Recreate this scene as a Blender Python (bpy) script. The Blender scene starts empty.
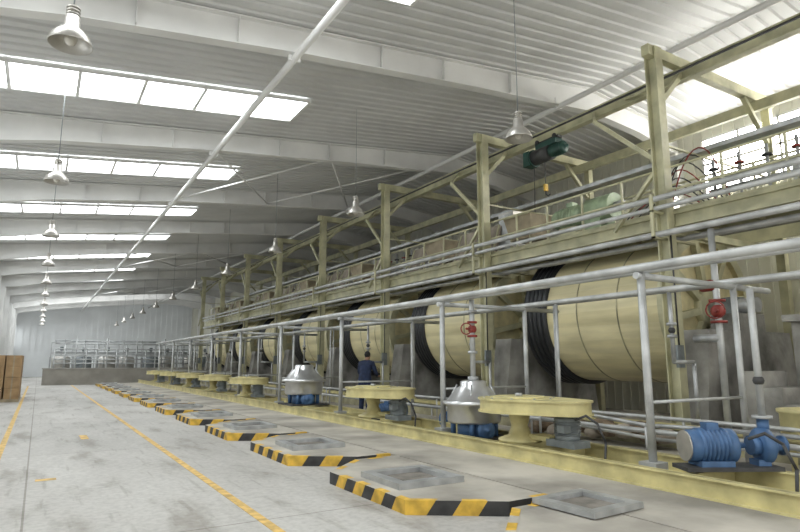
import bpy, bmesh, math, random
from mathutils import Vector, Matrix
random.seed(7)
scene=bpy.context.scene
try:
    scene.view_settings.view_transform='Standard'
    scene.view_settings.look='None'
except Exception as e: print(e)

# ---------------- materials ----------------
def mat(name,col,rough=.6,metal=0.0,var=.12,scale=3.0,bump=0.0,col2=None,emit=0,detail=4,stretch=None):
    m=bpy.data.materials.new(name); m.use_nodes=True
    nt=m.node_tree; n=nt.nodes; l=nt.links
    p=n['Principled BSDF']
    p.inputs['Roughness'].default_value=rough
    p.inputs['Metallic'].default_value=metal
    if emit:
        p.inputs['Base Color'].default_value=(*col,1)
        p.inputs['Emission Color'].default_value=(*col,1)
        p.inputs['Emission Strength'].default_value=emit
        return m
    tc=n.new('ShaderNodeTexCoord');src=tc.outputs['Object']
    if stretch:
        mp=n.new('ShaderNodeMapping');mp.inputs['Scale'].default_value=stretch;l.new(src,mp.inputs['Vector']);src=mp.outputs['Vector']
    no=n.new('ShaderNodeTexNoise'); no.inputs['Scale'].default_value=scale; no.inputs['Detail'].default_value=detail
    l.new(src,no.inputs['Vector'])
    mx=n.new('ShaderNodeValToRGB')
    c2=col2 if col2 else tuple(c*(1-var*2) for c in col)
    mx.color_ramp.elements[0].position=.32; mx.color_ramp.elements[1].position=.66
    mx.color_ramp.elements[0].color=(*c2,1)
    mx.color_ramp.elements[1].color=(*tuple(min(1,c*(1+var*.6)) for c in col),1)
    l.new(no.outputs['Fac'],mx.inputs['Fac'])
    l.new(mx.outputs['Color'],p.inputs['Base Color'])
    if bump:
        b=n.new('ShaderNodeBump'); b.inputs['Strength'].default_value=bump; b.inputs['Distance'].default_value=.02
        n2=n.new('ShaderNodeTexNoise'); n2.inputs['Scale'].default_value=scale*8
        l.new(src,n2.inputs['Vector'])
        l.new(n2.outputs['Fac'],b.inputs['Height']); l.new(b.outputs['Normal'],p.inputs['Normal'])
    return m
M={}
M['conc']=mat('concrete',(.40,.385,.35),.85,0,.14,1.6,.3)
M['concd']=mat('concrete_plinth',(.34,.33,.30),.9,0,.28,1.6,.5)
M['slab']=mat('slab_concrete',(.46,.43,.37),.85,0,.24,.9,.3,detail=8)
M['yel']=mat('line_paint_yellow',(.70,.47,.15),.7,0,.2,7,detail=8)
M['kyel']=mat('kerb_yellow',(.72,.45,.06),.6,0,.2,6,detail=8)
M['kblk']=mat('kerb_black',(.045,.045,.045),.6,0,.25,6)
M['cream']=mat('cream_paint_steel',(.53,.51,.33),.5,0,.16,2.5,detail=7)
M['creamd']=mat('cream_paint_dirty',(.40,.37,.23),.6,0,.25,2.5)
M['ymach']=mat('machine_yellow_paint',(.64,.57,.28),.45,0,.16,3,detail=7)
st=(1,.18,1)
M['st1']=mat('stave_a',(.69,.62,.37),.42,0,.15,3,stretch=st,detail=7)
M['st2']=mat('stave_b',(.65,.58,.34),.42,0,.15,3,stretch=st,detail=7)
M['st3']=mat('stave_c',(.72,.65,.40),.42,0,.15,3,stretch=st,detail=7)
M['rub']=mat('black_rubber_hoop',(.02,.022,.025),.4,0,.1,5)
M['steel']=mat('galvanised_steel',(.47,.48,.48),.42,.45,.15,4)
M['pipe']=mat('grey_pipe_paint',(.50,.51,.50),.42,.3,.16,3)
M['sst']=mat('stainless_steel',(.64,.645,.65),.28,.8,.08,4)
M['dark']=mat('dark_iron',(.07,.07,.07),.6,.3,.2,5)
M['mgrey']=mat('motor_grey',(.22,.245,.25),.5,.2,.15,5)
M['blue']=mat('motor_blue',(.07,.15,.30),.45,.1,.15,5)
M['dgrn']=mat('hoist_green',(.02,.07,.055),.45,.1,.15,5)
M['lgrn']=mat('pale_green',(.30,.38,.24),.5,.1,.15,5)
M['red']=mat('valve_red',(.30,.045,.035),.5,0,.2,5)
M['roof']=mat('roof_sheet_white',(.60,.60,.585),.55,0,.05,.6)
M['raft']=mat('rafter_white',(.72,.715,.69),.5,0,.06,1)
M['wall']=mat('wall_cream',(.68,.67,.58),.8,0,.06,.5)
M['wallw']=mat('wall_sheet',(.80,.82,.82),.7,0,.05,.5)
M['lowall']=mat('low_wall',(.34,.32,.28),.85,0,.12,1)
M['card']=mat('cardboard',(.38,.25,.13),.85,0,.15,3)
M['tan']=mat('hopper_tan',(.36,.30,.20),.7,0,.2,3)
M['board']=mat('weathered_board',(.36,.31,.25),.8,0,.25,3)
M['brown']=mat('sacking_brown',(.24,.18,.12),.9,0,.25,6,.6)
M['grate']=mat('deck_plate',(.16,.155,.13),.7,.2,.2,4)
M['pit']=mat('pit_cover_plate',(.24,.22,.19),.8,.1,.25,4)
M['navy']=mat('navy_workwear',(.022,.035,.08),.9,0,.2,12,.3)
M['skin']=mat('skin',(.42,.25,.17),.6,0,.05,8)
M['hair']=mat('black_hair',(.012,.011,.010),.7,0,.1,30)
M['eye']=mat('eye_white',(.7,.7,.68),.3,0,.02,8)
M['lip']=mat('lips',(.34,.14,.11),.5,0,.05,8)
M['lampg']=mat('lamp_aluminium',(.48,.46,.42),.35,.6,.08,6)
M['glass']=mat('lamp_glass',(.6,.57,.5),.2,0,.05,6)
M['sky']=mat('skylight_sheet',(.93,.97,1.0),.5,emit=8.6)
M['win']=mat('window_daylight',(1,.99,.96),.5,emit=16)
M['winl']=mat('window_daylight_soft',(.95,.98,1),.5,emit=1.6)

def floor_mat():
    m=bpy.data.materials.new('floor_concrete'); m.use_nodes=True
    nt=m.node_tree;n=nt.nodes;l=nt.links;p=n['Principled BSDF']
    tc=n.new('ShaderNodeTexCoord')
    def noise(sc,de,ro,mscale):
        mp=n.new('ShaderNodeMapping');mp.inputs['Scale'].default_value=mscale;l.new(tc.outputs['Object'],mp.inputs['Vector'])
        a=n.new('ShaderNodeTexNoise');a.inputs['Scale'].default_value=sc;a.inputs['Detail'].default_value=de;a.inputs['Roughness'].default_value=ro
        l.new(mp.outputs['Vector'],a.inputs['Vector']);return a
    def ramp(a,p0,c0,p1,c1):
        r=n.new('ShaderNodeValToRGB');r.color_ramp.elements[0].position=p0;r.color_ramp.elements[1].position=p1
        r.color_ramp.elements[0].color=(*c0,1);r.color_ramp.elements[1].color=(*c1,1);l.new(a.outputs['Fac'],r.inputs['Fac']);return r.outputs['Color']
    def mul(x,y):
        mx=n.new('ShaderNodeMix');mx.data_type='RGBA';mx.blend_type='MULTIPLY';mx.inputs[0].default_value=1
        l.new(x,mx.inputs[6]);l.new(y,mx.inputs[7]);return mx.outputs[2]
    c=ramp(noise(.4,9,.7,(1,.35,1)),.32,(.39,.375,.345),.66,(.57,.555,.52))
    c=mul(c,ramp(noise(12,6,.65,(1,1,1)),.32,(.80,.80,.80),.58,(1,1,1)))
    c=mul(c,ramp(noise(1.1,6,.6,(1.5,.5,1)),.34,(.74,.72,.69),.46,(1,1,1)))
    c=mul(c,ramp(noise(3.2,3,.5,(2.5,.25,1)),.30,(.82,.81,.79),.40,(1,1,1)))
    br=n.new('ShaderNodeTexBrick');br.offset=0;br.inputs['Scale'].default_value=1;br.inputs['Brick Width'].default_value=5.1;br.inputs['Row Height'].default_value=6.1
    br.inputs['Mortar Size'].default_value=.012;br.inputs['Color1'].default_value=(1,1,1,1);br.inputs['Color2'].default_value=(.91,.91,.91,1);br.inputs['Mortar'].default_value=(.6,.58,.55,1)
    l.new(tc.outputs['Object'],br.inputs['Vector'])
    c=mul(c,br.outputs['Color'])
    l.new(c,p.inputs['Base Color']);p.inputs['Roughness'].default_value=.72
    return m
M['floor']=floor_mat()

# ---------------- builder ----------------
class B:
    def __init__(s,name): s.name=name;s.bm=bmesh.new();s.m=[]
    def mi(s,k):
        if k not in s.m:s.m.append(k)
        return s.m.index(k)
    def face(s,pts,k,smooth=False):
        vs=[s.bm.verts.new(p) for p in pts]
        f=s.bm.faces.new(vs);f.material_index=s.mi(k);f.smooth=smooth
        return f
    def box(s,c,d,k,rot=None):
        i=s.mi(k);c=Vector(c);vs=[]
        for x in(-.5,.5):
            for y in(-.5,.5):
                for z in(-.5,.5):
                    v=Vector((x*d[0],y*d[1],z*d[2]))
                    if rot is not None:v=rot@v
                    vs.append(s.bm.verts.new(c+v))
        for q in((0,1,3,2),(4,6,7,5),(0,4,5,1),(2,3,7,6),(0,2,6,4),(1,5,7,3)):
            f=s.bm.faces.new([vs[j] for j in q]);f.material_index=i
    def beam(s,a,b,w,h,k):
        a=Vector(a);b=Vector(b);d=b-a;q=d.to_track_quat('Y','Z').to_matrix()
        s.box((a+b)/2,(w,d.length,h),k,q)
    def bb(s,lo,hi,k):
        s.box([(lo[i]+hi[i])/2 for i in range(3)],[hi[i]-lo[i] for i in range(3)],k)
    def cyl(s,a,b,r,k,seg=12,r2=None,caps=True,smooth=True):
        a=Vector(a);b=Vector(b);r2=r if r2 is None else r2
        q=(b-a).to_track_quat('Z','Y').to_matrix();i=s.mi(k)
        A=[];C=[]
        for j in range(seg):
            t=2*math.pi*j/seg;v=q@Vector((math.cos(t),math.sin(t),0))
            A.append(s.bm.verts.new(a+v*r));C.append(s.bm.verts.new(b+v*r2))
        for j in range(seg):
            f=s.bm.faces.new((A[j],A[(j+1)%seg],C[(j+1)%seg],C[j]));f.material_index=i;f.smooth=smooth
        if caps:
            f=s.bm.faces.new(A[::-1]);f.material_index=i
            f=s.bm.faces.new(C);f.material_index=i
    def rev(s,prof,o,axis,k,seg=24,smooth=True,ks=None):
        o=Vector(o);q=Vector(axis).to_track_quat('Z','Y').to_matrix();rings=[]
        for r,h in prof:
            rings.append([s.bm.verts.new(o+q@Vector((max(r,.0005)*math.cos(2*math.pi*j/seg),max(r,.0005)*math.sin(2*math.pi*j/seg),h))) for j in range(seg)])
        for n in range(len(rings)-1):
            for j in range(seg):
                f=s.bm.faces.new((rings[n][j],rings[n][(j+1)%seg],rings[n+1][(j+1)%seg],rings[n+1][j]))
                f.smooth=smooth;f.material_index=s.mi(ks[j%len(ks)] if ks else k)
    def sph(s,c,r,k,seg=14,sc=(1,1,1)):
        c=Vector(c);N=max(6,seg//2);i=s.mi(k);rings=[]
        for a in range(N+1):
            ph=math.pi*a/N
            rings.append([s.bm.verts.new(c+Vector((max(math.sin(ph),.002)*math.cos(2*math.pi*j/seg)*r*sc[0],max(math.sin(ph),.002)*math.sin(2*math.pi*j/seg)*r*sc[1],-math.cos(ph)*r*sc[2]))) for j in range(seg)])
        for n in range(N):
            for j in range(seg):
                f=s.bm.faces.new((rings[n][j],rings[n][(j+1)%seg],rings[n+1][(j+1)%seg],rings[n+1][j]));f.smooth=True;f.material_index=i
    def tube(s,pts,r,k,seg=8):
        for a,b in zip(pts[:-1],pts[1:]): s.cyl(a,b,r,k,seg)
        for p in pts[1:-1]: s.sph(p,r*1.02,k,seg)
    def prism(s,poly,z0,z1,k,ktop=None):
        lo=[s.bm.verts.new((x,y,z0)) for x,y in poly];hi=[s.bm.verts.new((x,y,z1)) for x,y in poly];n=len(poly)
        for j in range(n):
            f=s.bm.faces.new((lo[j],lo[(j+1)%n],hi[(j+1)%n],hi[j]));f.material_index=s.mi(k)
        f=s.bm.faces.new(hi);f.material_index=s.mi(ktop or k)
        f=s.bm.faces.new(lo[::-1]);f.material_index=s.mi(k)
    def prismY(s,poly,y0,y1,k):
        lo=[s.bm.verts.new((x,y0,z)) for x,z in poly];hi=[s.bm.verts.new((x,y1,z)) for x,z in poly];n=len(poly)
        for j in range(n):
            f=s.bm.faces.new((lo[j],lo[(j+1)%n],hi[(j+1)%n],hi[j]));f.material_index=s.mi(k)
        f=s.bm.faces.new(hi);f.material_index=s.mi(k)
        f=s.bm.faces.new(lo[::-1]);f.material_index=s.mi(k)
    def motor(s,c,ax,r,L,k,foot=True):
        c=Vector(c);ax=Vector(ax).normalized();a=c-ax*L/2
        prof=[(0,0),(r*.8,0),(r*.9,L*.06),(r*.9,L*.2)]
        n=7
        for i in range(n):
            h=L*(.22+.56*i/n);prof+= [(r*.86,h),(r,h+.005),(r,h+L*.035),(r*.86,h+L*.04)]
        prof+=[(r*.95,L*.82),(r*.95,L*.9),(r*.6,L*.95),(r*.2,L*.96),(r*.16,L*1.15),(0,L*1.15)]
        s.rev(prof,a,ax,k,18)
        up=Vector((0,0,1)) if abs(ax.z)<.5 else Vector((-.85,-.5,0)).normalized()
        s.box(c+up*r*1.05,(r*.7,r*.7,r*.5),k)
    def done(s,loc=(0,0,0),rotz=0):
        bmesh.ops.recalc_face_normals(s.bm,faces=s.bm.faces)
        me=bpy.data.meshes.new(s.name);s.bm.to_mesh(me);s.bm.free()
        for k in s.m:me.materials.append(M[k])
        o=bpy.data.objects.new(s.name,me);scene.collection.objects.link(o);o.location=loc;o.rotation_euler[2]=rotz
        return o
def inst(o,loc,rotz=0,sc=1):
    n=bpy.data.objects.new(o.name.split('.')[0],o.data);scene.collection.objects.link(n);n.location=loc;n.rotation_euler[2]=rotz;n.scale=(sc,sc,sc);return n

XL,XR,YB,YF=-2.6,16.0,-8.0,76.0
RX=12.0
def rz(x): return 7.6+.11*x if x<=RX else 7.6+.11*RX-.11*(x-RX)
S=.15
# ---------------- shell ----------------
b=B('floor');b.bb((XL-.2,YB-.2,-.2),(XR+.2,YF+.2,0),'floor');b.done()
b=B('ceiling')
prof=[];y=YB
P=.305
while y<YF+.1:
    prof+=[(y,0),(y+.17,0),(y+.2,.045),(y+.275,.045)];y+=P
i=b.mi('roof')
cols=[]
for x in(XL-.1,RX,XR+.1):
    cols.append([b.bm.verts.new((x,yy,rz(x)+dz)) for yy,dz in prof])
for a in range(2):
    for j in range(len(prof)-1):
        f=b.bm.faces.new((cols[a][j],cols[a][j+1],cols[a+1][j+1],cols[a+1][j]));f.material_index=i
b.done()
def wallX(name,x,openings,k):
    b=B(name);t=.15
    x0,x1=(x-t,x) if x<5 else (x,x+t)
    b.bb((x0,YB,0),(x1,YF,rz(x)+.05),k)
    for yy in [YB+.3*q for q in range(int((YF-YB)/.3))]:
        if x<5: b.bb((x,yy,1.2),(x+.03,yy+.08,rz(x)-.05),k)
        else: b.bb((x-.03,yy,0),(x,yy+.08,rz(x)-.05),k)
    b.done()
wallX('wall_left',XL,None,'wallw');wallX('wall_right',XR,None,'wall')
b=B('wall_far')
b.prismY([(XL,0),(XR,0),(XR,rz(XR)),(RX,rz(RX)),(XL,rz(XL))],YF,YF+.15,'wallw')
for q in range(30):
    x=XL+.1+q*.62
    b.bb((x,YF-.06,0),(x+.2,YF,rz(x)-.1),'wallw')
b.done()
b=B('wall_back')
b.bb((XL,YB-.15,0),(XL+.6,YB,7.3),'wallw');b.bb((14,YB-.15,0),(XR,YB,8.4),'wall')
b.prismY([(XL+.6,6),(14,6),(14,rz(14)),(RX,rz(RX)),(XL+.6,rz(XL+.6))],YB-.15,YB,'wallw')
b.done()
for q in range(2):
    yc=6.5-6.1*1+6.1*q
    b=B('window_%d'%(q+1))
    b.bb((XR-.07,yc-2.6,6.3),(XR-.04,yc+2.6,7.95),'win')
    for e in range(6): b.bb((XR-.11,yc-2.6+e*1.04-.03,6.25),(XR-.03,yc-2.6+e*1.04+.03,7.98),'raft')
    for z in(6.28,7.2,7.95): b.bb((XR-.11,yc-2.63,z-.03),(XR-.03,yc+2.63,z+.03),'raft')
    b.done()
for q in range(12):
    yc=7+6.1*q
    b=B('window_%d'%(q+20))
    b.bb((XL+.04,yc-2,3.2),(XL+.07,yc+2,5.4),'winl')
    for e in range(9): b.bb((XL+.03,yc-2+e*.5-.03,3.15),(XL+.11,yc-2+e*.5+.03,5.45),'raft')
    for z in(3.15,3.9,4.65,5.45): b.bb((XL+.03,yc-2.03,z-.03),(XL+.11,yc+2.03,z+.03),'raft')
    b.done()
RY=[9.9+6.1*k for k in range(-2,11)]
for yy in RY:
    b=B('roof_rafter')
    xs=[XL,0,4,8,RX,14,XR]
    dep=[.8,.6,.52,.56,.66,.6,.75]
    for j in range(len(xs)-1):
        x0,x1=xs[j],xs[j+1];z0,z1=rz(x0)-.02,rz(x1)-.02
        b.prismY([(x0,z0-dep[j]),(x1,z1-dep[j+1]),(x1,z1),(x0,z0)],yy-.012,yy+.012,'raft')
        b.prismY([(x0,z0-dep[j]-.02),(x1,z1-dep[j+1]-.02),(x1,z1-dep[j+1]),(x0,z0-dep[j])],yy-.12,yy+.12,'raft')
        b.prismY([(x0,z0-.03),(x1,z1-.03),(x1,z1),(x0,z0)],yy-.12,yy+.12,'raft')
    for x in(0.9,2.6,5.6,7.2,9.2):
        b.bb((x-.008,yy-.11,rz(x)-.55),(x+.008,yy+.11,rz(x)-.03),'raft')
    b.bb((XL,yy-.14,0),(XL+.35,yy+.14,rz(XL)-.8),'raft')
    b.bb((XR-.35,yy-.14,0),(XR,yy+.14,rz(XR)-.7),'raft')
    b.done()
for X,Z in((3.7,7.36),(10.9,8.12)):
    b=B('roof_strut_pipe')
    b.cyl((X,YB,Z),(X,YF,Z),.07,'raft',12)
    for yy in RY: b.bb((X-.12,yy-.02,Z-.05),(X+.12,yy+.02,Z+.22),'raft')
    b.done()
b=B('roof_bracing')
for k in(3,6,9):
    y0,y1=RY[k],RY[k+1]
    for xa,xb in((3.7,7.3),(7.3,10.9)):
        b.cyl((xa,y0,rz(xa)-.5),(xb,y1,rz(xb)-.5),.03,'raft',8)
        b.cyl((xa,y1,rz(xa)-.5),(xb,y0,rz(xb)-.5),.03,'raft',8)
b.done()
for k in range(-3,10):
    yc=13.65+6.1*k
    if yc-.7<YB: continue
    b=B('skylight_panel')
    x0,x1=XL+.3,5.3
    o=.03
    n=6
    b.face([(x0,yc-.65,rz(x0)-o),(x1,yc-.65,rz(x1)-o),(x1,yc+.65,rz(x1)-o),(x0,yc+.65,rz(x0)-o)],'sky')
    for j in range(n+1):
        x=x0+(x1-x0)*j/n
        b.bb((x-.035,yc-.68,rz(x)-o-.07),(x+.035,yc+.68,rz(x)-o+.02),'raft')
    for yy in(yc-.68,yc+.68): b.beam((x0,yy,rz(x0)-o-.03),(x1,yy,rz(x1)-o-.03),.05,.09,'raft')
    b.done()

# ---------------- floor markings ----------------
b=B('floor_marking_line');b.bb((2.05,-2,0.001),(2.15,47,.004),'yel');b.done()
b=B('floor_marking_line');b.bb((-.5,2,0.001),(-.4,47,.004),'yel');b.done()
b=B('floor_paint_patch')
b.bb((.9,14.2,.001),(1.05,15.0,.004),'yel');b.bb((.1,9.6,.001),(.35,9.75,.004),'yel');b.done()
b=B('machine_base_slab');b.bb((4.95,-4,0),(XR-.4,46,S),'slab');b.done()
def inset(poly,d):
    out=[]
    n=len(poly)
    for i in range(n):
        p0=Vector(poly[i-1]);p1=Vector(poly[i]);p2=Vector(poly[(i+1)%n])
        e1=(p1-p0).normalized();e2=(p2-p1).normalized()
        n1=Vector((-e1.y,e1.x));n2=Vector((-e2.y,e2.x))
        bi=(n1+n2);bi/= max(bi.dot(n1),.2)
        out.append(p1+bi*d)
    return out
poly=[(4.95,-1.62),(4.35,-1.62),(3.45,-1.0),(3.45,.9),(4.2,1.62),(4.95,1.62)]
ccw=poly[::-1]
inn=inset(ccw,.09)
b=B('drain_pit_kerb')
b.prism([tuple(p) for p in inset(ccw,.02)],0,S-.004,'slab')
for i in range(len(ccw)-1):
    p0=Vector(ccw[i]);p1=Vector(ccw[i+1]);q0=inn[i];q1=inn[i+1]
    if i==0:q0=Vector((4.95,q0.y))
    if i==len(ccw)-2:q1=Vector((4.95,q1.y))
    L=(p1-p0).length;n=max(2,round(L/.25));sh=.1/L
    for j in range(n):
        t0=j/n;t1=(j+1)/n
        def cl(t):return min(1,max(0,t))
        a0=p0.lerp(p1,t0 if j==0 else cl(t0-sh/2));a1=p0.lerp(p1,t1 if j==n-1 else cl(t1-sh/2))
        u0=p0.lerp(p1,t0 if j==0 else cl(t0+sh/2));u1=p0.lerp(p1,t1 if j==n-1 else cl(t1+sh/2))
        w0=q0.lerp(q1,t0 if j==0 else cl(t0+sh/2));w1=q0.lerp(q1,t1 if j==n-1 else cl(t1+sh/2))
        k='kyel' if (j+i)%2 else 'kblk'
        b.face([(a0.x,a0.y,0),(a1.x,a1.y,0),(u1.x,u1.y,S),(u0.x,u0.y,S)],k)
        b.face([(u0.x,u0.y,S),(u1.x,u1.y,S),(w1.x,w1.y,S),(w0.x,w0.y,S)],k if k=='kyel' else 'slab')
kerb=b.done((0,6.5,0))
def pitframe():
    b=B('pit_cover_frame')
    w=.4;z0,z1=0,.07
    for s in(-1,1):
        b.bb((-w+.07,s*w-.07,z0),(w-.07,s*w+.07,z1),'steel');b.bb((s*w-.07,-w-.07,z0),(s*w+.07,w+.07,z1),'steel')
    b.bb((-w+.07,-w+.07,0),(w-.07,w-.07,.015),'pit')
    return b
fr=pitframe().done((4.12,6.42,S-.004))
for k in range(-2,12):
    if k==0:continue
    inst(kerb,(0,6.5+3.45*k,0))
    if k!=-1: inst(fr,(4.2,6.42+3.45*k,S-.004),random.uniform(-.04,.04))
inst(fr,(4.88,4.3,S+.01),.05,.82)
# ---------------- base frame rails ----------------
b=B('base_frame_rail')
def chan(x,z0,z1,y0,y1,w=.12,k='ymach'):
    b.bb((x-.012,y0,z0),(x+.012,y1,z1),k);b.bb((x-w/2,y0,z0),(x+w/2,y1,z0+.02),k);b.bb((x-w/2,y0,z1-.02),(x+w/2,y1,z1),k)
chan(6.25,S,S+.22,-1,46,k='ymach');chan(7.35,S,S+.22,-1,46,k='ymach')
for j in range(20):
    y=-.4+2.3*j;b.bb((6.3,y-.05,S+.02),(7.35,y+.05,S+.18),'ymach')
b.done()
b=B('drum_foundation_kerb');b.bb((9.35,-1,S),(9.6,46,S+.32),'creamd');b.bb((9.28,-1,S+.32),(9.66,46,S+.38),'ymach');b.done()
# ---------------- pipe rack ----------------
b=B('pipe_rack')
for j in range(10):
    y=.3+4.4*j
    b.cyl((6.55,y,S),(6.55,y,2.75),.05,'pipe',12)
    b.bb((6.43,y-.12,S),(6.67,y+.12,S+.24),'pipe')
    b.cyl((8.7,y,S),(8.7,y,2.75),.045,'pipe',10)
    b.cyl((6.45,y,2.70),(9.7,y,2.70),.045,'pipe',10)
    b.cyl((6.55,y,1.1),(8.7,y,1.1),.022,'pipe',8)
b.cyl((6.5,-1.5,2.80),(6.5,41,2.80),.055,'pipe',12)
b.cyl((6.72,-1.5,2.78),(6.72,41,2.78),.035,'pipe',10)
b.cyl((8.7,-1.5,2.78),(8.7,41,2.78),.05,'pipe',10)
b.cyl((8.95,-1.5,2.78),(8.95,41,2.78),.035,'steel',10)
b.cyl((8.1,-1.5,.55),(8.1,41,.55),.04,'pipe',10)
b.cyl((8.25,-1.5,.75),(8.25,41,.75),.03,'pipe',10)
for j in range(40):
    y=-1+j*1.06
    if j%3==0: b.cyl((8.1,y,S),(8.1,y,.55),.02,'pipe',6);b.cyl((8.25,y,S),(8.25,y,.75),.02,'pipe',6)
for j in range(8):
    y=5.9+5.3*j
    b.tube([(8.95,y,2.78),(8.95,y,1.6),(9.5,y,1.6),(9.5,y,.6)],.035,'steel',8)
    b.cyl((8.95,y,2.0),(8.95,y,2.05),.08,'steel',12);b.cyl((8.95,y,2.2),(8.95,y,2.25),.08,'steel',12);b.sph((8.95,y,2.12),.06,'dark',10)
    y+=2.3
    b.cyl((8.7,y,S),(8.7,y,2.78),.03,'pipe',8)
    b.cyl((8.95,y+.3,2.78),(8.95,y+.3,.75),.022,'steel',8)
    b.cyl((8.25,y+.3,.75),(8.95,y+.3,.75),.022,'steel',8)
b.done()
b=B('service_pipes')
for x,z,r in((9.6,4.62,.055),(9.62,4.44,.045),(9.66,3.95,.06),(10.5,3.98,.05),(10.75,4.0,.035)):
    b.cyl((x,-1,z),(x,42,z),r,'pipe',12)
for k in range(-1,7):
    y=6.5+5.3*k
    b.bb((9.5,y-.03,3.86),(10.8,y+.03,3.9),'cream')
    b.bb((9.5,y-.03,4.36),(9.85,y+.03,4.4),'cream');b.bb((9.5,y-.03,3.86),(9.54,y+.03,4.7),'cream')
b.done()
# ---------------- gantry ----------------
def gantry():
    b=B('gantry_frame')
    x=9.92
    b.bb((x-.012,-.11,0),(x+.012,.11,7.62),'cream')
    b.bb((x-.11,-.125,0),(x+.11,-.1,7.62),'cream');b.bb((x-.11,.1,0),(x+.11,.125,7.62),'cream')
    b.bb((x-.2,-.2,0),(x+.2,.2,.03),'cream')
    xe=14.2
    b.bb((xe-.09,-.09,0),(xe+.09,.09,7.62),'cream')
    b.bb((x-.25,-.08,7.42),(xe+.2,.08,7.64),'cream')
    b.beam((x+.1,0,6.5),(x+1.0,0,7.42),.1,.1,'cream')
    b.beam((xe-.1,0,6.5),(xe-1.0,0,7.42),.1,.1,'cream')
    b.beam((x,.1,5.15),(x,1.15,4.1),.07,.07,'cream')
    b.beam((x+.08,.1,5.3),(x+.12,1.6,6.7),.08,.08,'cream')
    b.beam((x+.12,1.6,6.7),(x+.85,2.2,7.3),.06,.06,'cream')
    b.beam((x+.1,.1,6.9),(x+.85,1.3,7.3),.06,.06,'cream')
    b.bb((x-.2,-.18,1.35),(x-.01,-.13,1.75),'mgrey')
    b.cyl((x-.1,-.15,1.75),(x-.1,-.15,3.8),.015,'dark',6)
    return b
g=gantry().done((0,6.5,S))
for k in range(-1,8):
    if k: inst(g,(0,6.5+5.3*k,S))
b=B('crane_runway_rail')
for x in(10.8,):
    b.bb((x-.015,-1,7.32),(x+.015,43,7.56),'cream');b.bb((x-.09,-1,7.30),(x+.09,43,7.33),'cream');b.bb((x-.09,-1,7.54),(x+.09,43,7.57),'cream')
b.bb((13.6,-1,7.32),(13.72,43,7.56),'cream')
b.cyl((10.35,-1,7.3),(10.35,43,7.3),.025,'dark',6)
b.done()
b=B('walkway_deck')
b.bb((10.06,-1,4.14),(10.12,43,4.36),'cream');b.bb((11.24,-1,4.14),(11.3,43,4.36),'cream')
b.bb((10.06,-1,4.36),(11.3,43,4.39),'grate')
b.bb((10.0,-1,4.36),(10.08,43,4.42),'cream');b.bb((10.0,-1,4.12),(10.08,43,4.15),'cream')
y=-.8
while y<43:
    b.bb((10.1,y-.03,4.2),(11.26,y+.03,4.36),'creamd');y+=.88
for k in range(-1,8):
    y=6.5+5.3*k
    b.bb((9.95,y-.06,4.0),(14.2,y+.06,4.14),'cream')
b.bb((12.9,-1,4.4),(14.1,43,4.45),'grate');b.bb((12.9,-1,4.14),(12.96,43,4.4),'cream')
b.done()
def rail(x,zb,name):
    b=B(name)
    y=-.9
    while y<43:
        b.bb((x-.02,y-.02,zb),(x+.02,y+.02,zb+.95),'cream');y+=1.06
    for z in(.95,.5):
        b.cyl((x,-1,zb+z),(x,42.6,zb+z),.024,'cream',8)
    b.bb((x-.005,-1,zb),(x+.005,42.6,zb+.12),'cream')
    return b.done()
rail(10.13,4.38,'walkway_guardrail');rail(11.22,4.38,'walkway_guardrail');rail(12.98,4.44,'walkway_guardrail')
b=B('feed_hopper')
for sx in(-.3,.3):
    for sy in(-.35,.35): b.bb((sx-.02,sy-.02,0),(sx+.02,sy+.02,.55),'cream')
t=[(-.42,-.5,.95),(.42,-.5,.95),(.42,.5,.95),(-.42,.5,.95)];u=[(-.3,-.38,.35),(.3,-.38,.35),(.3,.38,.35),(-.3,.38,.35)]
for j in range(4): b.face([u[j],u[(j+1)%4],t[(j+1)%4],t[j]],'tan')
b.face([(-.3,-.38,.35),(.3,-.38,.35),(.3,.38,.35),(-.3,.38,.35)],'tan')
for j in range(4): b.cyl(t[j],t[(j+1)%4],.02,'cream',6)
b.cyl((0,0,.36),(0,0,.1),.12,'tan',10,r2=.08)
h=b.done((10.68,10.9,4.39))
for k in range(1,7):
    inst(h,(10.68,9.4+5.3*k,4.39))
b=B('leaning_board')
r=Matrix.Rotation(math.radians(18),3,'Y')
b.box((0,0,.5),(.04,.9,1.05),'board',r)
for y in(-.35,.35): b.box((-.03,y,.5),(.03,.06,1.05),'cream',r)
lb=b.done((10.55,12.4,4.40))
for y in(13.4,16.1,18.6,21.5,22.7,23.8,26.8,28,29.1,32,33.4,37.2,38.6): inst(lb,(10.55+random.uniform(-.08,.05),y,4.40))
b=B('carton_stack')
for (x,y,z,w,d,hh) in((0,0,0,.5,.7,.45),(0,.8,0,.5,.6,.5),(0.02,.05,.45,.45,.6,.4),(0,1.55,0,.5,.55,.35),(.02,.85,.5,.42,.5,.35)):
    b.bb((x-w/2,y-d/2,z),(x+w/2,y+d/2,z+hh),'card' if z else 'tan');b.bb((x-w/2-.002,y-.03,z+.002),(x+w/2+.002,y+.03,z+hh+.003),'board')
cs=b.done((13.5,10.4,4.45))
for y in(13.2,18.6,23.6,28.6,34): inst(cs,(13.5,y,4.45))
b=B('dosing_tank')
b.rev([(0,.0),(.45,.0),(.47,.05),(.47,1.3),(.4,1.42),(.15,1.5),(.15,1.56),(0,1.56)],(0,0,0),(0,0,1),'lampg',24)
b.cyl((0,0,1.55),(0,0,1.9),.05,'steel');b.motor((0,0,2.05),(0,0,-1),.12,.3,'mgrey')
d=b.done((13.55,9,4.45))
for k in range(1,7): inst(d,(13.55,9.1+5.3*k+2.8*(k%2)-.9,4.45))
b=B('green_gear_motor')
b.motor((0,.45,.62),(0,-1,0),.27,.95,'lgrn');b.cyl((0,-.1,.62),(0,-.8,.62),.31,'lgrn',18)
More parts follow.
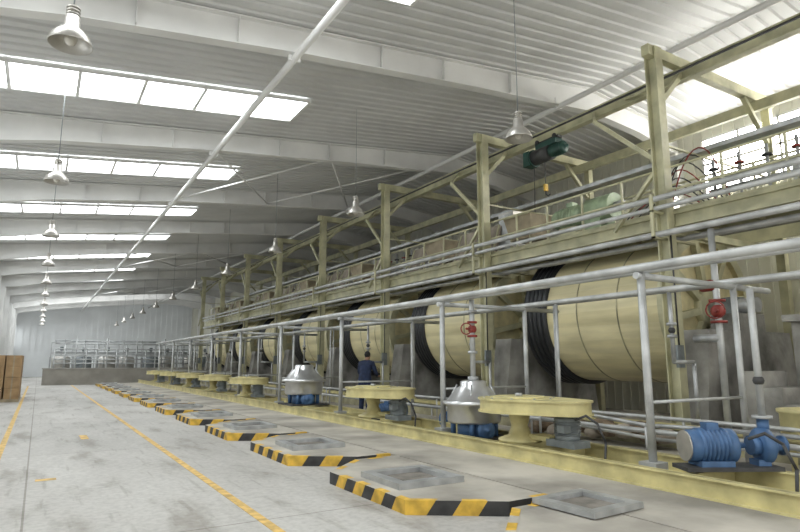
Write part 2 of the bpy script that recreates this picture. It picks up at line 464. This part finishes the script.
b.box((0,-.3,.2),(.5,.5,.4),'lgrn');b.box((0,.45,.18),(.4,.5,.36),'cream');b.cyl((0,-.8,.62),(0,-1.0,.62),.1,'steel')
gm=b.done((10.6,8.9,4.39));inst(gm,(13.5,6.9,4.45))
b=B('control_cabinet')
b.bb((-.2,-.3,.1),(.2,.3,1.3),'lampg');b.bb((-.22,-.27,.15),(-.2,.27,1.25),'steel');b.bb((-.18,-.28,0),(.18,.28,.1),'dark')
b.box((-.23,.2,.7),(.02,.03,.12),'dark')
for z in(1.0,1.12): b.cyl((-.235,-.1,z),(-.22,-.1,z),.02,'red',8)
cc=b.done((13.5,5.4,4.45));inst(cc,(10.9,11.8,4.39));inst(cc,(13.5,17.3,4.45))
b=B('steam_manifold')
for z in(.5,.75): b.cyl((0,-1.6,z),(0,1.6,z),.06,'steel',12)
for i in range(7):
    y=-1.5+.5*i;b.cyl((0,y,0),(0,y,1.15),.03,'steel',8);b.cyl((0,y,.93),(0,y,.96),.09,'red' if i%2 else 'dark',12)
sm=b.done((11.0,4.6,4.39));inst(sm,(11.0,17.6,4.39));inst(sm,(11.0,28,4.39))
b=B('cable_tray')
b.bb((11.35,-1,5.9),(11.65,43,5.92),'steel')
for x in(11.35,11.65): b.bb((x-.01,-1,5.9),(x+.01,43,6.0),'steel')
for q in range(5): b.cyl((11.4+.05*q,-1,5.94),(11.4+.05*q,43,5.94),.018,'dark',6)
for k in range(-1,8):
    y=6.5+5.3*k+.14
    b.bb((9.95,y-.02,5.86),(14.2,y+.02,5.9),'cream')
b.done()
# hoist
b=B('electric_hoist')
b.bb((-.08,-.4,-.06),(.08,.4,.0),'dark')
for y in(-.3,.3):
    for x in(-.1,.1): b.cyl((x-.02,y,.0),(x+.02,y,.0),.06,'dark',12)
b.bb((-.12,-.35,-.2),(.12,.35,-.06),'dgrn')
b.motor((0,-.3,-.35),(0,-1,0),.17,.55,'dgrn');b.cyl((0,-.1,-.35),(0,.5,-.35),.2,'dark',18)
b.cyl((0,.5,-.35),(0,.55,-.35),.23,'dgrn',18)
b.box((0,.68,-.35),(.3,.22,.4),'dgrn')
b.cyl((0,.15,-.5),(0,.15,-1.2),.012,'dark',6);b.box((0,.15,-1.25),(.1,.07,.18),'kyel')
b.tube([(0,.15,-1.33),(0,.15,-1.43),(0,.08,-1.49),(0,.0,-1.45)],.018,'dark')
b.tube([(.12,.65,-.5),(.12,.7,-2.2)],.012,'dark');b.box((.12,.7,-2.3),(.07,.07,.2),'kyel')
b.done((10.8,10.2,7.3))
b=B('hose_bundle')
for q in range(8):
    pts=[]
    for i in range(15):
        t=i/14
        pts.append((10.22+.06*q+.1*math.sin(5*t+q),5.4+(1.1+.12*q)*t+.1*q,4.45+(1.15-.1*q)*math.sin(math.pi*t)))
    b.tube(pts,.013,'red' if q%3==0 else 'dark',6)
b.done()
# ---------------- drums ----------------
L=3.9;R=1.57
b=B('tanning_drum')
ks=[random.choice(['st1','st2','st3']) for _ in range(60)]
b.rev([(R,0.02),(R,3.2)],(0,0,0),(0,1,0),'st1',60,False,ks)
b.rev([(1.4,-.02),(R+.05,-.02),(R+.05,.12),(R,.12)],(0,0,0),(0,1,0),'cream',60,False)
for y in(1.1,2.2): b.rev([(R,y),(R+.01,y),(R+.01,y+.03),(R,y+.03)],(0,0,0),(0,1,0),'creamd',60)
y=3.14
for q in range(5):
    b.rev([(R-.01,y),(R+.1,y+.012),(R+.1,y+.1),(R-.01,y+.112)],(0,0,0),(0,1,0),'rub',60);y+=.15
b.rev([(R-.01,3.13),(R-.01,3.9),(1.3,3.9)],(0,0,0),(0,1,0),'rub',60)
b.rev([(0,.12),(1.45,.12),(1.45,-.02)],(0,0,0),(0,1,0),'st2',60,False)
b.rev([(0,3.82),(1.5,3.82)],(0,0,0),(0,1,0),'st2',60,False)
for e,(yy,s) in enumerate(((.05,1),(3.88,1))):
    for q in range(8):
        a=math.pi*q/4+.2
        r=Matrix.Rotation(-a,3,'Y')
        c=Vector((math.cos(a)*.85,yy,math.sin(a)*.85))
        b.box(c,(1.3,.12,.14),'cream',r)
    b.cyl((0,yy-.1,0),(0,yy+.1,0),.38,'cream',24)
b.cyl((0,-.98,0),(0,.1,0),.15,'steel',16);b.cyl((0,3.8,0),(0,4.2,0),.15,'steel',16)
b.box((0,-.5,0),(.34,.3,.36),'mgrey')
drum=b.done((12,7.0,2.72))
for k in range(1,7):
    o=inst(drum,(12,7.0+5.3*k,2.72))
b=B('concrete_bearing_plinth')
b.prismY([(10.15,0),(13.7,0),(13.4,2.05),(10.45,2.05)],-.3,.3,'concd')
b.bb((11.55,-.3,2.05),(12.45,.3,2.4),'concd')
pl=b.done((0,6.45,S))
for k in range(1,8): inst(pl,(0,6.45+5.3*k,S))
b=B('concrete_block');b.prism([(11.2,4.4),(12.6,4.4),(12.6,5.1),(11.2,5.1)],S,2.3,'concd');b.bb((11.1,4.3,2.3),(12.7,5.2,2.42),'concd');b.done()
b=B('concrete_stair')
for j in range(5): b.bb((10.1,5.4-.28*j-.28,S),(10.9,5.4-.28*j,S+1.3-.26*j),'concd')
b.done()
b=B('storage_tank')
b.rev([(0,0),(.9,0),(.9,3.6),(.75,3.85),(.2,4.0),(0,4.0)],(0,0,0),(0,0,1),'wall',32)
for z in(.8,1.9,3.0): b.rev([(.9,z),(.93,z),(.93,z+.06),(.9,z+.06)],(0,0,0),(0,0,1),'steel',32)
b.done((14.4,4.9,S))
def valve(b,x,y,z,s=1):
    b.sph((x,y,z),.10*s,'red',12);
    for dz in(-.15,.15): b.cyl((x,y,z+dz*s-.02),(x,y,z+dz*s+.02),.11*s,'red',16)
    b.cyl((x-.0,y,z),(x-.24*s,y-.1*s,z),.025*s,'red',8)
    c=Vector((x-.24*s,y-.1*s,z))
    pts=[]
    for i in range(13):
        t=2*math.pi*i/12;pts.append(c+Vector((-.05*math.cos(t),math.cos(t)*.11*s,math.sin(t)*.12*s)))
    b.tube(pts,.012,'red',6)
b=B('water_riser_pipe')
b.cyl((9.75,5.55,S),(9.75,5.55,3.88),.055,'pipe',12);valve(b,9.75,5.55,2.45,1.2)
b.cyl((9.75,5.55,2.0),(9.75,6.0,2.0),.07,'steel')
b.cyl((9.75,5.55,2.9),(9.75,5.8,2.9),.1,'red');b.done()
# ---------------- machines ----------------
def hull(c0,r0,c1,r1,n=40):
    pts=[]
    for c,r in((c0,r0),(c1,r1)):
        for i in range(n):
            t=2*math.pi*i/n;pts.append((c[0]+r*math.cos(t),c[1]+r*math.sin(t)))
    pts=sorted(set(pts))
    def half(P):
        o=[]
        for p in P:
            while len(o)>=2 and (o[-1][0]-o[-2][0])*(p[1]-o[-2][1])-(o[-1][1]-o[-2][1])*(p[0]-o[-2][0])<=0:o.pop()
            o.append(p)
        return o
    return half(pts)[:-1]+half(pts[::-1])[:-1]
b=B('belt_drive_machine')
b.prism(hull((0,0),.62,(.15,-.85),.36),.47,.66,'ymach')
b.prism(hull((0,0),.65,(.15,-.85),.39),.64,.67,'ymach')
b.prism(hull((0,0),.65,(.15,-.85),.39),.455,.48,'ymach')
b.cyl((0,0,.66),(0,0,.695),.4,'ymach',32);b.cyl((0,0,.69),(0,0,.74),.06,'steel')
b.rev([(0,0),(.34,0),(.34,.04),(.18,.1),(.13,.24),(.17,.4),(.28,.47)],(0,0,0),(0,0,1),'ymach',24)
b.motor((.15,-.85,.27),(0,0,1),.2,.36,'mgrey')
b.bb((-.02,-1.12,0),(.32,-.58,.1),'mgrey');b.bb((.0,-.62,.05),(.3,-.2,.12),'ymach')
for i in range(10):
    a=i*.628;b.cyl((.55*math.cos(a),.55*math.sin(a),.67),(.55*math.cos(a),.55*math.sin(a),.685),.018,'steel',6)
m=b.done((6.6,7.1,S+.22))
for k in range(1,8):
    if k!=2: inst(m,(6.6,7.1+4.8*k,S+.22))
b=B('centrifugal_extractor')
b.rev([(0,.26),(.46,.26),(.48,.30),(.48,.56),(.56,.58),(.56,.63),(.48,.65),(.34,.84),(.24,.90),(.24,.98),(.2,1.0),(0,1.0)],(0,0,0),(0,0,1),'sst',40)
for i in range(4):
    a=math.pi/4+i*math.pi/2;b.cyl((.38*math.cos(a),.38*math.sin(a),0),(.38*math.cos(a),.38*math.sin(a),.4),.05,'blue',8)
    b.cyl((.47*math.cos(a),.47*math.sin(a),.6),(.3*math.cos(a),.3*math.sin(a),.92),.018,'steel',6)
b.motor((0.0,-.25,.16),(-.4,-1,0),.17,.5,'blue');b.cyl((0,0,.0),(0,0,.27),.3,'blue',20)
b.bb((-.5,-.5,-.0),(.5,.5,.03),'dark')
c=b.done((6.8,8.5,S+.12))
inst(c,(6.75,16.4,S+.22),0,1.15)
b=B('extractor_feed_pipe');b.cyl((6.8,8.5,1.27),(6.8,8.5,2.75),.05,'pipe',12);valve(b,6.8,8.5,2.2,.85)
b.cyl((6.8,8.5,1.27),(6.8,8.5,1.34),.1,'steel')
for z in(1.75,2.5): b.cyl((6.8,8.5,z),(6.8,8.5,z+.05),.09,'steel',12)
b.done()
def pump():
    b=B('water_pump')
    b.bb((-.62,-.2,0),(.6,.2,.05),'dark')
    b.motor((-.2,0,.29),(1,0,0),.22,.66,'blue')
    b.bb((-.42,-.17,.05),(0,.17,.12),'blue')
    b.cyl((.3,0,.29),(.42,0,.29),.12,'blue',16)
    b.cyl((-.55,0,.29),(-.53,0,.29),.19,'lampg',18)
    b.rev([(0,0),(.19,0),(.22,.03),(.22,.12),(.17,.16),(.08,.17),(.08,.3),(.12,.3),(.12,.34),(0,.34)],(.4,0,.29),(1,0,0),'blue',20)
    b.cyl((.5,0,.45),(.5,0,.62),.07,'blue',12);b.cyl((.5,0,.62),(.5,0,.66),.12,'steel',16)
    b.cyl((.5,0,.66),(.5,0,2.3),.045,'pipe',12)
    b.bb((.34,-.1,.05),(.5,.1,.12),'blue')
    b.sph((.5,0,1.1),.07,'dark',10)
    return b
b=pump();o=b.done((6.95,4.0,S+.22),math.radians(-30));o.scale=(.92,)*3
b=B('water_pump')
b.bb((-.45,-.2,0),(.5,.2,.06),'dark');b.motor((-.1,0,.26),(1,0,0),.17,.6,'blue');b.bb((-.3,-.12,.05),(.1,.12,.12),'blue');b.rev([(0,0),(.2,0),(.2,.14),(0,.16)],(.25,0,.26),(1,0,0),'blue',16)
q=b.done((7.6,10.0,S),math.radians(-60));inst(q,(7.6,12.8,S),-1.1)
b=B('yellow_mixing_tub')
b.rev([(0,.42),(.4,.42),(.42,.46),(.42,.78),(.45,.8),(.45,.84),(.39,.84),(.39,.5),(0,.5)],(0,0,0),(0,0,1),'ymach',32)
for i in range(3):
    a=i*2.1;b.cyl((.3*math.cos(a),.3*math.sin(a),0),(.3*math.cos(a),.3*math.sin(a),.45),.04,'ymach',8)
b.done((8.65,3.75,S))
b=B('floor_pipe_run')
b.tube([(7.55,7.6,.85),(7.55,5.5,.70),(7.9,4.6,.70),(7.9,1.0,.70)],.03,'steel')
b.tube([(7.6,7.6,.62),(7.7,5.5,.5),(8.0,1.0,.5)],.025,'pipe')
for x,y,z in((7.55,5.5,.7),(7.9,2.2,.7),(7.55,7.6,.85)): b.cyl((x,y,S),(x,y,z),.022,'steel',8)
b.done()
b=B('sack_pile')
for i in range(14):
    b.sph((9.0+random.uniform(-.2,.1),6.2+i*.25,S+.1+random.uniform(0,.22)),.22,'brown' if i%3 else 'board',10,(1,.9,.6))
b.done()
b=B('flexible_conduit')
for x,y in((6.75,5.6),(6.75,3.2),(6.75,10.4)):
    b.tube([(x,y,S),(x+.02,y-.02,.5),(x-.04,y+.06,.75),(x-.1,y+.2,.85),(x-.16,y+.35,.78)],.018,'dark',6)
b.done()
# ---------------- lamps ----------------
def mklamp(x,ylist,z):
    b=B('high_bay_lamp')
    b.rev([(.05,.42),(.055,.3),(.08,.28),(.09,.14),(.13,.11),(.2,.03),(.235,-.06),(.235,-.075),(.225,-.075),(.19,.02),(.12,.09),(0,.1)],(0,0,0),(0,0,1),'lampg',28)
    b.sph((0,0,.0),.07,'glass',16,(1,1,1.15));b.cyl((0,0,.1),(0,0,.42),.045,'mgrey')
    for zz in(.3,.34,.38): b.cyl((0,0,zz),(0,0,zz+.015),.075,'lampg',16)
    b.cyl((0,0,.42),(0,0,rz(x)-z-.04),.008,'mgrey',6)
    o=b.done((x,ylist[0],z))
    for y in ylist[1:]: inst(o,(x,y,z))
mklamp(0,[7.3+6.1*k for k in range(0,11)],5.3)
mklamp(6.7,[7.0+6.1*k for k in range(0,11)],5.45)
# ---------------- crates, far end ----------------
b=B('cardboard_box_stack')
b.bb((-1.75,28.6,0),(-.55,32,.12),'tan')
for i in range(2):
    for j in range(5):
        for k in range(4):
            x=-1.7+i*.58;y=28.65+j*.66;z=.12+k*.44
            o=random.uniform(0,.03)
            b.bb((x+o,y+o,z),(x+.55,y+.62,z+.43),'card');b.bb((x+.25,y+o-.003,z+.002),(x+.3,y+.623,z+.434),'tan')
b.done()
b=B('wall_low_divider');b.bb((.3,48,0),(11.5,48.25,1.1),'lowall');b.bb((.25,47.95,1.1),(11.55,48.3,1.18),'conc');b.done()
b=B('process_pipework')
for j in range(16):
    x=1.0+j*.72
    b.cyl((x,52,0),(x,52,2.6+.45*(j%3)),.05,'pipe',8)
    if j%2:b.cyl((x,52,1.8),(x,54.5,1.8),.04,'pipe',8);b.cyl((x,54.5,0),(x,54.5,3.4),.04,'pipe',8)
for z in(1.5,1.8,2.1,2.6,3.0): b.cyl((1,52,z),(12,52,z),.05,'pipe',8)
for z in(2.4,3.3): b.cyl((1,54.5,z),(12,54.5,z),.06,'steel',8)
b.bb((1,53,2.2),(12,54.2,2.28),'steel')
b.done()
for j in range(8):
    b=B('process_vat')
    k='mgrey' if j%3==1 else 'lampg'
    b.rev([(0,0),(.7,0),(.7,1.9),(.6,2.05),(0,2.1)],(0,0,0),(0,0,1),k,20);b.cyl((0,0,2.05),(0,0,2.6),.06,'steel');b.motor((0,0,2.7),(0,0,-1),.15,.35,'mgrey')
    b.bb((-.8,-.8,2.3),(.8,-.75,2.36),'steel');b.bb((-.8,-.8,1.9),(-.75,-.75,3.2),'steel');b.bb((.75,-.8,1.9),(.8,-.75,3.2),'steel');b.bb((-.8,-.8,3.15),(.8,-.75,3.2),'steel')
    b.bb((-.85,-.85,0),(-.75,-.75,2.0),'steel');b.bb((.75,-.85,0),(.85,-.75,2.0),'steel')
    b.done((1.6+j*1.75,57+(j%2)*2,0))
# ---------------- worker ----------------
emp=bpy.data.objects.new('standing_worker',None);scene.collection.objects.link(emp)
def skin(name,verts,edges,rad,k,root=0,sub=2):
    me=bpy.data.meshes.new(name);me.from_pydata(verts,edges,[]);o=bpy.data.objects.new(name,me);scene.collection.objects.link(o)
    md=o.modifiers.new('s','SKIN');md.use_smooth_shade=True
    for i,v in enumerate(me.skin_vertices[0].data):
        r=rad[i];v.radius=r if isinstance(r,tuple) else (r,r);v.use_root=(i==root)
    sb=o.modifiers.new('u','SUBSURF');sb.levels=sub;sb.render_levels=sub
    me.materials.append(M[k]);o.parent=emp;return o
V=[(0,0,.95),(0,.02,1.12),(0,.07,1.3),(0,.10,1.43),(0,.12,1.50),
 (.18,.11,1.41),(.25,.18,1.16),(.20,.40,1.07),
 (-.18,.11,1.41),(-.26,.16,1.16),(-.21,.38,1.02),
 (.1,0,.88),(.11,.03,.5),(.12,-.02,.1),
 (-.1,0,.88),(-.12,.06,.5),(-.13,.05,.1)]
E=[(0,1),(1,2),(2,3),(3,4),(3,5),(5,6),(6,7),(3,8),(8,9),(9,10),(0,11),(11,12),(12,13),(0,14),(14,15),(15,16)]
Rr=[(.18,.14),(.18,.13),(.2,.14),(.15,.10),.055,.085,.065,.045,.085,.065,.045,.115,.085,.07,.115,.085,.07]
skin('workwear',V,E,Rr,'navy')
def hand(name,w,side):
    x,y,z=w
    vs=[(x,y,z),(x,y+.05,z-.005),(x,y+.09,z-.01)];es=[(0,1),(1,2)];rs=[.026,(.035,.018),(.038,.016)]
    for f,(dx,ln) in enumerate(((-.03,.065),(-.01,.078),(.01,.072),(.03,.056))):
        i=len(vs);vs+=[(x+dx,y+.10,z-.01),(x+dx*1.15,y+.10+ln*.5,z-.02),(x+dx*1.15,y+.10+ln*.8,z-.05)]
        es+=[(2,i),(i,i+1),(i+1,i+2)];rs+=[.010,.009,.008]
    i=len(vs);vs+=[(x-side*.04,y+.05,z),(x-side*.06,y+.09,z-.01)];es+=[(1,i),(i,i+1)];rs+=[.012,.009]
    skin(name,vs,es,rs,'skin',0,1)
hand('hand_right',(.19,.43,1.065),1);hand('hand_left',(-.2,.41,1.01),-1)
b=B('boots')
for x,y in((.12,-.02),(-.13,.05)):
    b.sph((x,y+.06,.045),.13,'rub',12,(.42,1.05,.35));b.cyl((x,y,.03),(x,y,.16),.06,'rub',12);b.bb((x-.05,y-.06,0),(x+.05,y+.18,.02),'rub')
o=b.done();o.parent=emp
b=B('head')
c=Vector((0,.17,1.63))
b.cyl((0,.115,1.46),(0,.15,1.57),.055,'skin',12)
b.sph(c,.1,'skin',20,(.78,.95,1.12));b.sph(c+Vector((0,.03,-.06)),.065,'skin',14,(.85,.9,.9))
b.sph(c+Vector((0,-.012,.025)),.104,'hair',20,(.82,.95,1.02))
b.cyl(c+Vector((0,.088,.02)),c+Vector((0,.112,-.022)),.008,'skin',8,r2=.016)
for s in(-1,1):
    b.sph(c+Vector((s*.03,.083,.008)),.012,'eye',8);b.sph(c+Vector((s*.03,.093,.008)),.005,'hair',6)
    b.sph(c+Vector((s*.079,-.0,-.005)),.028,'skin',8,(.35,.7,1.1))
    b.box(c+Vector((s*.03,.091,.028)),(.028,.006,.006),'hair')
b.box(c+Vector((0,.092,-.05)),(.042,.008,.011),'lip')
o=b.done();o.parent=emp
emp.location=(7.85,14.65,S);emp.rotation_euler[2]=math.radians(-55)

# ---------------- lights ----------------
def area(name,loc,rot,sx,sy,e,col=(1,1,1)):
    d=bpy.data.lights.new(name,'AREA');d.shape='RECTANGLE';d.size=sx;d.size_y=sy;d.energy=e;d.color=col
    o=bpy.data.objects.new(name,d);scene.collection.objects.link(o);o.location=loc;o.rotation_euler=rot;return o
area('rear_fill_light',(5.5,YB+.1,3.0),(math.radians(90),0,0),16,5.5,500,(1,.97,.91))  # added fill light behind the camera, brightens the hall
area('far_wall_fill_light',(5.5,62,6.6),(math.radians(75),0,0),12,2,260,(.95,.98,1))  # added fill light below the roof, aimed to lift the dark far wall
w=bpy.data.worlds.new('world');scene.world=w;w.use_nodes=True
bg=w.node_tree.nodes['Background'];bg.inputs[0].default_value=(.9,.93,1,1);bg.inputs[1].default_value=.6
# ---------------- camera ----------------
cd=bpy.data.cameras.new('camera');cd.sensor_width=36;cd.lens=26.1;cd.clip_end=300
co=bpy.data.objects.new('camera',cd);scene.collection.objects.link(co)
co.location=(0,0,1.6);co.rotation_euler=(math.radians(99.4),0,math.radians(-31.6));scene.camera=co
